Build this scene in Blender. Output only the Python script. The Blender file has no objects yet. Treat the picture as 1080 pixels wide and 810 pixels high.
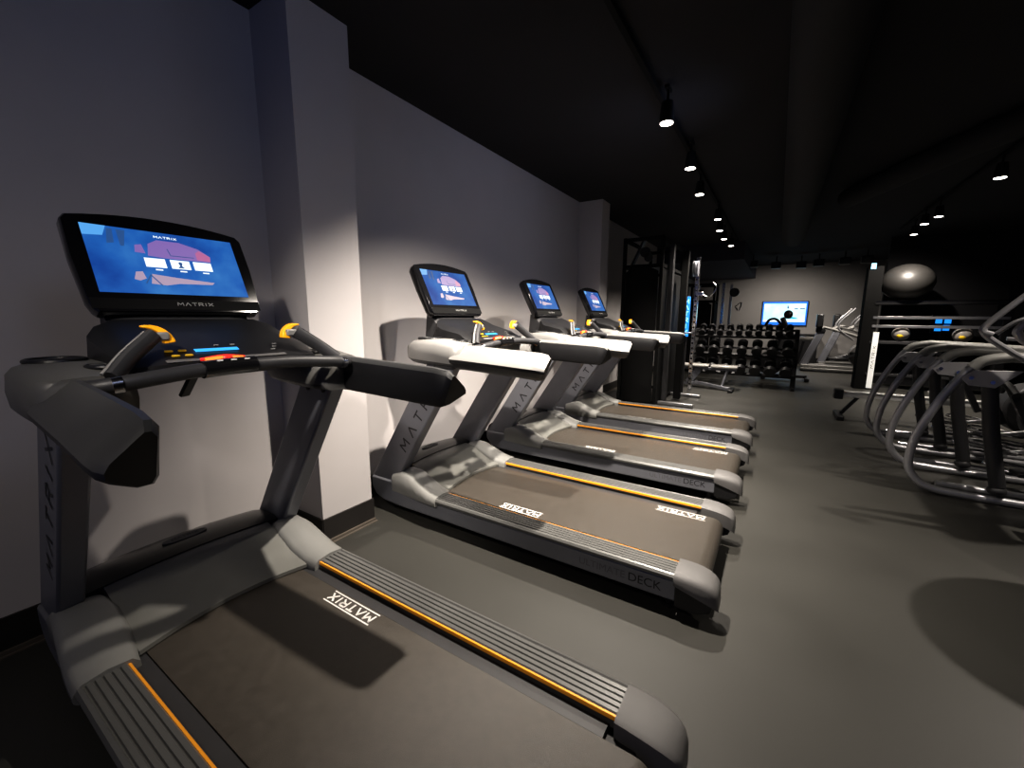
import bpy, bmesh, math, random
from mathutils import Vector, Matrix, Quaternion
random.seed(7)
SC = bpy.context.scene
COL = SC.collection
PI = math.pi
try:
    SC.view_settings.view_transform = 'Standard'
    SC.view_settings.exposure = 0.12
    SC.view_settings.look = 'Medium High Contrast'
except Exception:
    pass

# ------------------------------------------------------------------ materials
def mat(name, color, rough=0.5, metal=0.0, var=0.0, vscale=8.0, bump=0.0, bscale=200.0,
        emit=None, estr=0.0, coat=0.0, spec=0.5, rvar=0.0):
    m = bpy.data.materials.new(name); m.use_nodes = True
    nt = m.node_tree; N = nt.nodes; L = nt.links
    b = N['Principled BSDF']
    b.inputs['Base Color'].default_value = (*color, 1)
    b.inputs['Roughness'].default_value = rough
    b.inputs['Metallic'].default_value = metal
    b.inputs['Specular IOR Level'].default_value = spec
    b.inputs['Coat Weight'].default_value = coat
    tc = N.new('ShaderNodeTexCoord')
    if var > 0 or rvar > 0:
        n = N.new('ShaderNodeTexNoise'); n.inputs['Scale'].default_value = vscale
        n.inputs['Detail'].default_value = 5
        L.new(tc.outputs['Object'], n.inputs['Vector'])
        if var > 0:
            r = N.new('ShaderNodeMapRange')
            r.inputs['From Min'].default_value = 0.3; r.inputs['From Max'].default_value = 0.7
            r.inputs['To Min'].default_value = 1 - var; r.inputs['To Max'].default_value = 1 + var
            L.new(n.outputs['Fac'], r.inputs['Value'])
            mx = N.new('ShaderNodeVectorMath'); mx.operation = 'SCALE'
            mx.inputs[0].default_value = color
            L.new(r.outputs['Result'], mx.inputs['Scale'])
            L.new(mx.outputs['Vector'], b.inputs['Base Color'])
        if rvar > 0:
            r2 = N.new('ShaderNodeMapRange')
            r2.inputs['From Min'].default_value = 0.3; r2.inputs['From Max'].default_value = 0.7
            r2.inputs['To Min'].default_value = max(0, rough - rvar); r2.inputs['To Max'].default_value = min(1, rough + rvar)
            L.new(n.outputs['Fac'], r2.inputs['Value']); L.new(r2.outputs['Result'], b.inputs['Roughness'])
    if bump > 0:
        n2 = N.new('ShaderNodeTexNoise'); n2.inputs['Scale'].default_value = bscale
        n2.inputs['Detail'].default_value = 3
        L.new(tc.outputs['Object'], n2.inputs['Vector'])
        bp = N.new('ShaderNodeBump'); bp.inputs['Strength'].default_value = bump
        bp.inputs['Distance'].default_value = 0.002
        L.new(n2.outputs['Fac'], bp.inputs['Height']); L.new(bp.outputs['Normal'], b.inputs['Normal'])
    if emit:
        b.inputs['Emission Color'].default_value = (*emit, 1)
        b.inputs['Emission Strength'].default_value = estr
    return m

M = {}
M['wall'] = mat('wall_paint', (0.50, 0.475, 0.47), 0.85, var=0.02, vscale=3, bump=0.15, bscale=250)
M['wall_far'] = mat('far_wall_paint', (0.30, 0.29, 0.285), 0.9, var=0.03, vscale=2, bump=0.1)
M['dark_wall'] = mat('dark_wall_paint', (0.010, 0.010, 0.012), 0.9, var=0.1, vscale=2)
M['ceiling'] = mat('black_ceiling_paint', (0.013, 0.0125, 0.0145), 0.95, var=0.15, vscale=1.5)
M['duct'] = mat('black_duct_paint', (0.009, 0.009, 0.010), 0.8, var=0.1, vscale=3)
M['baseboard'] = mat('black_baseboard_vinyl', (0.018, 0.016, 0.015), 0.45, var=0.1)
M['floor'] = mat('rubber_floor', (0.0365, 0.0355, 0.0315), 0.5, var=0.10, vscale=1.3, bump=0.25, bscale=500, rvar=0.05, spec=0.42)
M['belt'] = mat('belt_rubber', (0.052, 0.045, 0.037), 0.38, var=0.10, vscale=30, bump=0.45, bscale=700, rvar=0.03)
M['black'] = mat('black_plastic', (0.011, 0.011, 0.012), 0.42, var=0.1, bump=0.1, bscale=600)
M['gloss'] = mat('gloss_black_plastic', (0.008, 0.008, 0.009), 0.12, var=0.05, coat=0.3)
M['dkgrey'] = mat('dark_grey_plastic', (0.035, 0.035, 0.037), 0.45, var=0.08, bump=0.15, bscale=500)
M['bezel'] = mat('matte_black_bezel', (0.009, 0.009, 0.009), 0.8, spec=0.12, var=0.05)
M['cover'] = mat('cover_grey_plastic', (0.15, 0.15, 0.138), 0.30, var=0.05, bump=0.08, bscale=500)
M['hood'] = mat('hood_black_plastic', (0.014, 0.014, 0.014), 0.28, var=0.05, bump=0.08, bscale=500)
M['grey'] = mat('warm_grey_plastic', (0.20, 0.20, 0.19), 0.42, var=0.04, bump=0.12, bscale=600)
M['silver'] = mat('silver_painted_plastic', (0.27, 0.265, 0.255), 0.36, metal=0.15, var=0.03, bump=0.06, bscale=600)
M['cap'] = mat('cap_grey_plastic', (0.125, 0.122, 0.12), 0.5, var=0.05, bump=0.5, bscale=900)
M['frame'] = mat('graphite_metal', (0.21, 0.215, 0.24), 0.42, metal=0.45, var=0.04, bump=0.06, bscale=500)
M['rail'] = mat('rail_grey_plastic', (0.13, 0.13, 0.125), 0.32, metal=0.25, var=0.04)
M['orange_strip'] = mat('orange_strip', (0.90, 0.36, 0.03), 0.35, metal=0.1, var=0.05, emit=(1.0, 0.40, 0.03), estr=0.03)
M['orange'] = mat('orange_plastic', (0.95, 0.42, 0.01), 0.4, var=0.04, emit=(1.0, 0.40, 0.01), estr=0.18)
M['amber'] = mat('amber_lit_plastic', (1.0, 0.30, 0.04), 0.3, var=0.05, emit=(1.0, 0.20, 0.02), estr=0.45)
M['red'] = mat('red_plastic', (0.75, 0.03, 0.02), 0.3, var=0.05, emit=(1.0, 0.03, 0.02), estr=0.35)
M['button'] = mat('yellow_button', (0.6, 0.38, 0.02), 0.4, var=0.04, emit=(1.0, 0.6, 0.05), estr=0.10)
M['lcd'] = mat('blue_lcd', (0.02, 0.1, 0.2), 0.3, emit=(0.05, 0.42, 1.0), estr=1.0, var=0.02)
M['print'] = mat('white_print', (0.72, 0.70, 0.67), 0.6, var=0.05)
M['print_dim'] = mat('grey_print', (0.30, 0.30, 0.29), 0.5, var=0.05)
M['print_dark'] = mat('dark_print', (0.02, 0.02, 0.022), 0.5, var=0.05)
M['print_faint'] = mat('faint_print', (0.13, 0.13, 0.145), 0.5, var=0.05)
M['tile'] = mat('screen_white', (0.1, 0.1, 0.1), 0.4, emit=(0.85, 0.95, 1.0), estr=1.0, var=0.01)
M['car'] = mat('screen_mauve', (0.1, 0.1, 0.1), 0.4, emit=(0.22, 0.13, 0.42), estr=0.8, var=0.01)
M['carred'] = mat('screen_rose', (0.1, 0.1, 0.1), 0.4, emit=(0.45, 0.12, 0.30), estr=0.8, var=0.01)
M['scrdark'] = mat('screen_navy', (0.02, 0.02, 0.02), 0.4, emit=(0.03, 0.10, 0.28), estr=0.8, var=0.01)
M['peach'] = mat('screen_peach', (0.1, 0.1, 0.1), 0.4, emit=(0.40, 0.30, 0.42), estr=0.8, var=0.01)
M['chrome'] = mat('chrome', (0.75, 0.75, 0.76), 0.16, metal=1.0, rvar=0.03, vscale=20)
M['tube'] = mat('silver_tube_paint', (0.36, 0.36, 0.375), 0.28, metal=0.5, var=0.03)
M['plate'] = mat('grey_plate_paint', (0.40, 0.40, 0.42), 0.5, var=0.04)
M['pale'] = mat('pale_anodised_rail', (0.70, 0.70, 0.68), 0.3, metal=0.3, var=0.03)
M['steel'] = mat('brushed_steel', (0.40, 0.40, 0.41), 0.35, metal=0.8, var=0.05, vscale=40)
M['pad'] = mat('glare_pale_vinyl', (0.34, 0.33, 0.31), 0.25, var=0.1, bump=0.2)  # pale tone stands in for glare on the vinyl
M['ball'] = mat('ball_vinyl', (0.04, 0.038, 0.036), 0.48, spec=0.9, var=0.05, bump=0.05)
M['medball'] = mat('medicine_ball_rubber', (0.26, 0.24, 0.22), 0.5, var=0.1)
M['yellow'] = mat('yellow_mark', (0.85, 0.58, 0.02), 0.5, var=0.05)
M['iron'] = mat('dumbbell_rubber', (0.012, 0.012, 0.013), 0.38, var=0.1)
M['lens'] = mat('lamp_lens', (1, 1, 1), 0.4, emit=(1.0, 0.93, 0.84), estr=9.0, var=0.01)
M['bluesign'] = mat('blue_sign_light', (0.02, 0.1, 0.3), 0.4, emit=(0.02, 0.30, 1.0), estr=1.0, var=0.02)
M['bluetext'] = mat('blue_sign_text', (0.1, 0.3, 0.5), 0.4, emit=(0.35, 0.85, 1.0), estr=1.5, var=0.02)
M['whitestrip'] = mat('white_panel', (0.75, 0.75, 0.72), 0.4, var=0.02, emit=(1, 0.97, 0.9), estr=0.35)

def screen_mat(name, c1, c2, c3, strength, scale=6.0):
    m = bpy.data.materials.new(name); m.use_nodes = True
    nt = m.node_tree; N = nt.nodes; L = nt.links; b = N['Principled BSDF']
    b.inputs['Base Color'].default_value = (0.01, 0.01, 0.012, 1); b.inputs['Roughness'].default_value = 0.6; b.inputs['Specular IOR Level'].default_value = 0.1
    tc = N.new('ShaderNodeTexCoord'); n = N.new('ShaderNodeTexNoise'); n.inputs['Scale'].default_value = scale
    n.inputs['Detail'].default_value = 4
    L.new(tc.outputs['Object'], n.inputs['Vector'])
    cr = N.new('ShaderNodeValToRGB'); e = cr.color_ramp.elements
    e[0].position = 0.32; e[0].color = (*c1, 1); e[1].position = 0.72; e[1].color = (*c3, 1)
    k = cr.color_ramp.elements.new(0.52); k.color = (*c2, 1)
    L.new(n.outputs['Fac'], cr.inputs['Fac']); L.new(cr.outputs['Color'], b.inputs['Emission Color'])
    b.inputs['Emission Strength'].default_value = strength
    return m
M['screen'] = screen_mat('treadmill_screen_glow', (0.010, 0.07, 0.33), (0.02, 0.13, 0.46), (0.05, 0.22, 0.56), 0.8)
M['tv'] = screen_mat('television_picture', (0.35, 0.80, 1.0), (0.55, 0.92, 1.0), (0.8, 1.0, 1.0), 1.3, 2.0)
M['tvblue'] = mat('television_blue', (0.02, 0.1, 0.3), 0.4, emit=(0.01, 0.16, 0.85), estr=1.0, var=0.02)
M['tvteal'] = mat('television_teal', (0.02, 0.1, 0.1), 0.4, emit=(0.01, 0.40, 0.55), estr=1.0, var=0.02)

# ------------------------------------------------------------------ mesh builder
def catmull(pts, n=6):
    P = [Vector(p) for p in pts]
    if len(P) < 3: return P
    out = []
    for i in range(len(P) - 1):
        p0 = P[i - 1] if i > 0 else P[i] * 2 - P[i + 1]
        p1, p2 = P[i], P[i + 1]
        p3 = P[i + 2] if i + 2 < len(P) else P[i + 1] * 2 - P[i]
        for k in range(n):
            t = k / n
            out.append(0.5 * ((2 * p1) + (-p0 + p2) * t + (2 * p0 - 5 * p1 + 4 * p2 - p3) * t * t + (-p0 + 3 * p1 - 3 * p2 + p3) * t ** 3))
    out.append(P[-1])
    return out

class MB:
    def __init__(s): s.v = []; s.f = []; s.m = []
    def add(s, vs, fs, mi=0, mat4=None):
        o = len(s.v)
        for v in vs:
            v = Vector(v)
            s.v.append(mat4 @ v if mat4 is not None else v)
        for f in fs: s.f.append([o + i for i in f]); s.m.append(mi)
        return s
    def box(s, c, d, mi=0, rot=None):
        x, y, z = d[0] / 2, d[1] / 2, d[2] / 2
        vs = [(-x, -y, -z), (x, -y, -z), (x, y, -z), (-x, y, -z), (-x, -y, z), (x, -y, z), (x, y, z), (-x, y, z)]
        fs = [(0, 3, 2, 1), (4, 5, 6, 7), (0, 1, 5, 4), (1, 2, 6, 5), (2, 3, 7, 6), (3, 0, 4, 7)]
        T = Matrix.Translation(Vector(c))
        if rot is not None: T = T @ rot.to_4x4()
        return s.add(vs, fs, mi, T)
    def bar(s, a, b, w, h, mi=0, up=(0, 0, 1)):
        a, b = Vector(a), Vector(b); d = (b - a); l = d.length; z = d.normalized()
        x = Vector(up).cross(z)
        if x.length < 1e-4: x = Vector((1, 0, 0)).cross(z)
        x.normalize(); y = z.cross(x)
        R = Matrix((x, y, z)).transposed()
        return s.box((a + b) / 2, (w, h, l), mi, R)
    def prism(s, prof, axis, a, b, mi=0):
        # prof: list of 2D pts; axis 'y': pts are (x,z); 'x': (y,z); 'z': (x,y)
        def P(p, t):
            return {'y': (p[0], t, p[1]), 'x': (t, p[0], p[1]), 'z': (p[0], p[1], t)}[axis]
        n = len(prof)
        vs = [P(p, a) for p in prof] + [P(p, b) for p in prof]
        fs = [list(range(n))[::-1], list(range(n, 2 * n))] + [(i, (i + 1) % n, n + (i + 1) % n, n + i) for i in range(n)]
        return s.add(vs, fs, mi)
    def loft(s, secs, mi=0, caps=True, closed=True, fmi=None):
        n = len(secs[0]); vs = [p for sec in secs for p in sec]; o = len(s.f)
        fs = []; ms = []
        for k in range(len(secs) - 1):
            for i in range(n if closed else n - 1):
                j = (i + 1) % n
                fs.append((k * n + i, k * n + j, (k + 1) * n + j, (k + 1) * n + i)); ms.append(fmi[i] if fmi else mi)
        if caps:
            fs.append(list(range(n))[::-1]); ms.append(mi)
            e = (len(secs) - 1) * n; fs.append([e + i for i in range(n)]); ms.append(mi)
        oo = len(s.v)
        for v in vs: s.v.append(Vector(v))
        for f, m_ in zip(fs, ms): s.f.append([oo + i for i in f]); s.m.append(m_)
        return s
    def tube(s, pts, r, seg=12, mi=0, smooth=True, closed=False, sy=1.0):
        P = catmull(pts) if smooth and len(pts) > 2 else [Vector(p) for p in pts]
        rs = r if isinstance(r, (list, tuple)) else None
        n = len(P); secs = []
        t0 = (P[1] - P[0]).normalized()
        ref = Vector((0, 0, 1)) if abs(t0.z) < 0.9 else Vector((1, 0, 0))
        x = ref.cross(t0).normalized()
        prev = t0
        for i, p in enumerate(P):
            if i == 0: t = t0
            elif i == n - 1: t = (P[-1] - P[-2]).normalized()
            else: t = (P[i + 1] - P[i - 1]).normalized()
            q = prev.rotation_difference(t); x = (q @ x); x = (x - t * x.dot(t)).normalized(); prev = t
            y = t.cross(x)
            rr = r if rs is None else rs[0] + (rs[1] - rs[0]) * i / (n - 1)
            secs.append([p + x * (math.cos(2 * PI * k / seg) * rr) + y * (math.sin(2 * PI * k / seg) * rr * sy) for k in range(seg)])
        return s.loft(secs, mi)
    def cyl(s, a, b, r, seg=20, mi=0):
        return s.tube([a, b], r, seg, mi, smooth=False)
    def cone(s, a, b, r0, r1, seg=20, mi=0):
        return s.tube([a, b], [r0, r1], seg, mi, smooth=False)
    def ball(s, c, r, seg=24, rings=14, mi=0, sc=(1, 1, 1)):
        vs = []; fs = []
        for i in range(rings + 1):
            th = PI * i / rings
            for k in range(seg):
                ph = 2 * PI * k / seg
                vs.append((c[0] + r * sc[0] * math.sin(th) * math.cos(ph), c[1] + r * sc[1] * math.sin(th) * math.sin(ph), c[2] + r * sc[2] * math.cos(th)))
        for i in range(rings):
            for k in range(seg):
                k2 = (k + 1) % seg
                fs.append((i * seg + k, (i + 1) * seg + k, (i + 1) * seg + k2, i * seg + k2))
        return s.add(vs, fs, mi)
    def ring(s, c, R, r, seg=28, ts=8, mi=0, mat3=None, sx=1.0):
        pts = []
        vs = []; fs = []
        for i in range(seg):
            a = 2 * PI * i / seg
            for k in range(ts):
                b = 2 * PI * k / ts
                p = Vector(((R + r * math.cos(b)) * math.cos(a) * sx, (R + r * math.cos(b)) * math.sin(a), r * math.sin(b)))
                if mat3 is not None: p = mat3 @ p
                vs.append(p + Vector(c))
        for i in range(seg):
            for k in range(ts):
                i2 = (i + 1) % seg; k2 = (k + 1) % ts
                fs.append((i * ts + k, i2 * ts + k, i2 * ts + k2, i * ts + k2))
        return s.add(vs, fs, mi)
    def strokes(s, paths, O, U, V, t, mi=0, off=0.0):
        O, U, V = Vector(O), Vector(U), Vector(V); Nn = U.cross(V).normalized()
        for path in paths:
            for a, b in zip(path[:-1], path[1:]):
                A = O + U * a[0] + V * a[1] + Nn * off; B = O + U * b[0] + V * b[1] + Nn * off
                d = (B - A)
                if d.length < 1e-6: continue
                d.normalize(); w = Nn.cross(d) * (t / 2); e = d * (t * 0.25)
                s.add([A - w - e, B - w + e, B + w + e, A + w - e], [(0, 1, 2, 3)], mi)
        return s
    def quad(s, O, U, V, x0, y0, x1, y1, mi=0, off=0.0):
        O, U, V = Vector(O), Vector(U), Vector(V); Nn = U.cross(V).normalized() * off
        return s.add([O + U * x + V * y + Nn for x, y in ((x0, y0), (x1, y0), (x1, y1), (x0, y1))], [(0, 1, 2, 3)], mi)
    def poly(s, O, U, V, pts, mi=0, off=0.0):
        O, U, V = Vector(O), Vector(U), Vector(V); Nn = U.cross(V).normalized() * off
        return s.add([O + U * x + V * y + Nn for x, y in pts], [list(range(len(pts)))], mi)
    def build(s, name, mats, parent=None, org=(0, 0, 0), bevel=0.0, smooth=30, subsurf=0, bseg=2, fixn=True):
        me = bpy.data.meshes.new(name)
        O = Vector(org)
        me.from_pydata([tuple(v - O) for v in s.v], [], s.f)
        if not isinstance(mats, (list, tuple)): mats = [mats]
        for m_ in mats: me.materials.append(m_)
        for p, mi in zip(me.polygons, s.m): p.material_index = mi
        bm = bmesh.new(); bm.from_mesh(me)
        if fixn:
            bmesh.ops.remove_doubles(bm, verts=bm.verts, dist=1e-6)
            bmesh.ops.recalc_face_normals(bm, faces=bm.faces)
        bm.to_mesh(me); bm.free()
        me.shade_smooth(); me.set_sharp_from_angle(angle=math.radians(smooth))
        o = bpy.data.objects.new(name, me); COL.objects.link(o)
        if parent is not None: o.parent = parent
        if bevel > 0:
            b = o.modifiers.new('bevel', 'BEVEL'); b.width = bevel; b.segments = bseg; b.limit_method = 'ANGLE'
            b.angle_limit = math.radians(35); b.harden_normals = False
        if subsurf:
            b = o.modifiers.new('sub', 'SUBSURF'); b.levels = subsurf; b.render_levels = subsurf
        return o

def tag(o, label, cat, group=None):
    o['label'] = label; o['category'] = cat
    if group: o['group'] = group
    return o
def struct(o):
    o['kind'] = 'structure'; return o
def empty(name, loc, label, cat, group=None, rz=0.0):
    o = bpy.data.objects.new(name, None); COL.objects.link(o)
    o.location = loc; o.rotation_euler = (0, 0, rz); o.empty_display_size = 0.1
    return tag(o, label, cat, group)
def copy_tree(o, parent=None):
    c = o.copy(); COL.objects.link(c)
    if parent is not None: c.parent = parent
    for ch in list(o.children): copy_tree(ch, c)
    return c
def dup(root, loc, label, rz=None):
    c = copy_tree(root); c.location = loc
    if rz is not None: c.rotation_euler = (0, 0, rz)
    c['label'] = label
    return c

GL = {'M': [[(0, 0), (.08, 1), (.5, .35), (.92, 1), (1, 0)]], 'A': [[(0, 0), (.5, 1), (1, 0)]],
      'T': [[(0, 1), (1, 1)], [(.5, 1), (.5, 0)]], 'R': [[(0, 0), (0, 1), (.8, 1), (.98, .8), (.8, .5), (.1, .5)], [(.5, .5), (1, 0)]],
      'I': [[(.5, 0), (.5, 1)]], 'X': [[(0, 0), (1, 1)], [(0, 1), (1, 0)]]}
def logo(mb, O, R, U, length, h, t, mi=0, off=0.0, gap=0.42):
    """MATRIX lettering: reading direction R, up direction U, centred on O."""
    O, R, U = Vector(O), Vector(R).normalized(), Vector(U).normalized()
    ws = [1.15, 1.0, 0.9, 0.9, 0.3, 0.95]
    tot = sum(ws) + gap * 5; k = length / tot; x = -length / 2
    for ch, w in zip('MATRIX', ws):
        paths = [[(x + a * w * k, (b - .5) * h) for a, b in p] for p in GL[ch]]
        mb.strokes(paths, O, R, U, t, mi, off); x += (w + gap) * k
def font_mesh(mb, text, O, R, U, size, mi=0, off=0.0):
    cu = bpy.data.curves.new('t', 'FONT'); cu.body = text; cu.size = 1.0; cu.align_x = 'CENTER'; cu.align_y = 'CENTER'
    o = bpy.data.objects.new('t', cu); COL.objects.link(o)
    dg = bpy.context.evaluated_depsgraph_get(); ev = o.evaluated_get(dg); me = ev.to_mesh()
    O, R, U = Vector(O), Vector(R).normalized(), Vector(U).normalized(); Nn = R.cross(U) * off
    mb.add([O + R * v.co.x * size + U * v.co.y * size + Nn for v in me.vertices], [list(p.vertices) for p in me.polygons], mi)
    ev.to_mesh_clear(); bpy.data.objects.remove(o); bpy.data.curves.remove(cu)

# ------------------------------------------------------------------ room shell
CZ = 2.95; YF = 15.5; XR = 8.0; YN = -1.6
struct(MB().box((4.0, 6.9, -0.05), (8.4, 17.6, 0.1)).build('floor', M['floor']))
struct(MB().box((4.0, 6.9, CZ + 0.05), (8.4, 17.6, 0.1)).build('ceiling', M['ceiling']))
struct(MB().box((-0.1, 6.9, CZ / 2), (0.2, 17.6, CZ)).build('wall_left', M['wall']))
struct(MB().box((4.0, YF + 0.1, CZ / 2), (8.0, 0.2, CZ)).build('wall_far', M['wall_far']))
struct(MB().box((XR + 0.1, 6.9, CZ / 2), (0.2, 17.6, CZ)).build('wall_right', M['dark_wall']))
PD = 0.338
struct(MB().box((PD / 2, 1.534, CZ / 2), (PD, 0.354, CZ)).build('wall_pilaster', M['wall']))
struct(MB().box((PD / 2, 5.92, CZ / 2), (PD, 0.30, CZ)).build('wall_pilaster', M['wall']))
def baseb(segs):
    mb = MB()
    for (x0, y0), (x1, y1) in segs:
        dx, dy = x1 - x0, y1 - y0
        if abs(dx) < 1e-6:
            mb.box((x0 + 0.006, (y0 + y1) / 2, 0.075), (0.012, abs(dy), 0.15))
            mb.box((x0 + 0.012, (y0 + y1) / 2, 0.008), (0.024, abs(dy), 0.016), 1)
            mb.box((x0 + 0.04, (y0 + y1) / 2, 0.003), (0.012, abs(dy), 0.006), 1)
        else:
            mb.box(((x0 + x1) / 2, y0, 0.075), (abs(dx) + 0.012, 0.012, 0.15))
    return mb
M['trim'] = mat('baseboard_trim', (0.10, 0.085, 0.07), 0.5, var=0.1)
segs = [((0, YN), (0, 1.351)), ((0, 1.351), (PD, 1.351)), ((PD, 1.351), (PD, 1.717)), ((PD, 1.717), (0, 1.717)),
        ((0, 1.717), (0, 5.764)), ((0, 5.764), (PD, 5.764)), ((PD, 5.764), (PD, 6.076)), ((PD, 6.076), (0, 6.076)), ((0, 6.076), (0, YF))]
struct(baseb(segs).build('baseboard_left', [M['baseboard'], M['trim']]))
struct(MB().box((4, YF - 0.006, 0.075), (8, 0.012, 0.15)).build('baseboard_far', M['baseboard']))
struct(MB().box((6.15, 11.45, CZ / 2), (3.7, 0.1, CZ)).build('wall_dark_backdrop', M['dark_wall']))  # partition added to keep the backdrop behind the rack dark
# a dark soffit over the far end, left side
struct(MB().box((0.9, 12.9, 2.76), (1.8, 5.2, 0.38)).build('trim_1', mat('blue_black_soffit', (0.03, 0.03, 0.045), 0.8, var=0.1)))

# ------------------------------------------------------------------ treadmill
def make_treadmill(yc, label):
    OX = 1.30
    root = empty('treadmill', (OX, yc, 0), label, 'treadmill', 'treadmills in a row along the left wall')
    org = (OX, 0, 0)
    def B(mb, name, mats, parent=root, **k): return mb.build(name, mats, parent, org=org, **k)
    # deck body under the belt
    mb = MB()
    mb.prism([(0.40, 0.07), (2.30, 0.06), (2.30, 0.165), (0.40, 0.165)], 'y', -0.33, 0.33)
    B(mb, 'deck', M['black'], bevel=0.01)
    # running belt with rounded rear roller
    prof = [(0.60, 0.186), (2.27, 0.186)]
    for i in range(0, 13):
        a = PI / 2 - i * PI / 12
        prof.append((2.30 + 0.062 * math.cos(a), 0.124 + 0.062 * math.sin(a)))
    inner = [(0.60, 0.176), (2.27, 0.176)] + [(2.30 + 0.052 * math.cos(PI / 2 - i * PI / 12), 0.124 + 0.052 * math.sin(PI / 2 - i * PI / 12)) for i in range(13)]
    prof2 = prof + [(1.9, 0.062), (1.9, 0.072)] + inner[2:][::-1] + [inner[1], inner[0]]
    secs = []
    mb = MB()
    n = len(prof)
    vs = [(p[0], -0.285, p[1]) for p in prof] + [(p[0], 0.285, p[1]) for p in prof] + [(p[0], -0.285, p[1]) for p in inner] + [(p[0], 0.285, p[1]) for p in inner]
    fs = []
    for i in range(n - 1):
        fs.append((i, i + 1, n + i + 1, n + i)); fs.append((2 * n + i, 3 * n + i, 3 * n + i + 1, 2 * n + i + 1))
        fs.append((i, 2 * n + i, 2 * n + i + 1, i + 1)); fs.append((n + i, n + i + 1, 3 * n + i + 1, 3 * n + i))
    fs.append((0, n, 3 * n, 2 * n)); fs.append((n - 1, 3 * n - 1, 4 * n - 1, 2 * n - 1))
    mb.add(vs, fs); belt = B(mb, 'running_belt', M['belt'])
    # black ledges between belt and rails
    for s in (-1, 1):
        B(MB().box((1.46, s * 0.314, 0.172), (1.50, 0.052, 0.022)), 'belt_guide', M['dkgrey'])
    # side rails with ridges, accent strips
    for s in (-1, 1):
        pr = [(0.347, 0.165), (0.347, 0.214)]
        y = 0.351
        for k in range(5):
            pr += [(y, 0.219), (y + 0.013, 0.219), (y + 0.0155, 0.2135), (y + 0.0185, 0.2135)]; y += 0.0205
        pr += [(0.456, 0.219), (0.466, 0.216), (0.473, 0.206), (0.471, 0.192), (0.460, 0.184), (0.440, 0.184), (0.440, 0.165)]
        mb = MB().prism([(s * a, b) for a, b in pr], 'x', 0.74, 2.235)
        rail = B(mb, 'side_rail', M['rail'], smooth=20)
        mb = MB().prism([(s * a, b) for a, b in ((0.3400, 0.200), (0.3375, 0.202), (0.3375, 0.209), (0.3400, 0.2145), (0.3465, 0.2145), (0.3465, 0.200))], 'x', 0.80, 2.235)
        st = B(mb, 'accent_strip', M['orange_strip'], rail); st['label'] = 'thin orange strip'
        # end cap
        secs = []
        for k in range(9):
            t = k / 8; x = 2.232 + 0.185 * math.sin(t * PI / 2)
            zt = 0.094 + 0.134 * math.sqrt(max(0.0, 1 - (t ** 2.2) * 0.98))
            yi = 0.318 - 0.016 * math.sin(t * PI) + 0.03 * t; yo = 0.480 - 0.045 * t ** 2.5
            zb = 0.17 - 0.085 * t
            zb = min(zb, zt - 0.012)
            secs.append([(x, s * yi, zb), (x, s * yi, zt - 0.010), (x, s * (yi + 0.014), zt), (x, s * (yo - 0.030), zt), (x, s * (yo - 0.008), zt - 0.012), (x, s * yo, zt - 0.030 if zt - 0.030 > zb else zb + 0.002), (x, s * (yo - 0.004), zb)])
        cap = B(MB().loft(secs), 'end_cap', M['cap'], smooth=40)
        # lower rear block
        mb = MB().prism([(2.236, 0.055), (2.33, 0.05), (2.385, 0.075), (2.40, 0.12), (2.37, 0.165), (2.236, 0.18)], 'y', s * 0.335, s * 0.455)
        B(mb, 'rear_block', M['black'], bevel=0.008)
        # side frame (metal skirt)
        pf = [(2.262, 0.072), (0.46, 0.072), (0.30, 0.082), (0.225, 0.11), (0.185, 0.165), (0.185, 0.225), (0.19, 0.24), (0.43, 0.24), (0.47, 0.202), (0.56, 0.186), (2.262, 0.181)]
        fr = B(MB().prism(pf, 'y', s * 0.385, s * 0.447), 'side_frame', M['frame'], bevel=0.012)
        mb = MB()
        Rd, face = (1, 0, 0), -0.4485
        if s > 0: Rd, face = (-1, 0, 0), 0.4485
        font_mesh(mb, 'DECK', (2.10 if s < 0 else 1.80, face, 0.125), Rd, (0, 0, 1), 0.060, 0)
        font_mesh(mb, 'ULTIMATE', (1.89 if s < 0 else 2.01, face, 0.125), Rd, (0, 0, 1), 0.052, 1)
        lt = B(mb, 'lettering', [M['print_dark'], M['print_faint']], fr, fixn=False)
        # upright post leaning back to the handrail
        po = [(0.187, 0.236), (0.43, 0.236), (0.962, 1.065), (0.735, 1.065)]
        up = B(MB().prism(po, 'y', s * 0.362, s * 0.436), 'upright', M['frame'], bevel=0.010)
        d = Vector((0.54, 0, 0.829)).normalized()
        if s < 0: U = Vector((-d.z, 0, d.x)); yy = -0.4375; Rr = d
        else: U = Vector((-d.z, 0, d.x)); Rr = -d; U = Vector((-Rr.z, 0, Rr.x)) * -1; yy = 0.4375
        mb = MB(); c = Vector((0.672, yy, 0.744))
        if s > 0: Rr = d * -1; U = Vector((d.z, 0, -d.x)) * -1
        logo(mb, c, d if s < 0 else -d, (-d.z, 0, d.x) if s < 0 else (-d.z, 0, d.x), 0.62, 0.062, 0.011, gap=0.9)
        B(mb, 'lettering', M['print_dark'], up, fixn=False)
        mb = MB()
        for bx, bz in ((0.79, 1.035), (0.90, 1.035)):
            B(MB().cyl((bx, s * 0.356, bz), (bx, s * 0.364, bz), 0.010, 12), 'bolt', M['black'], up)
        # corner shroud at the foot of the post
        secs = []
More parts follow.
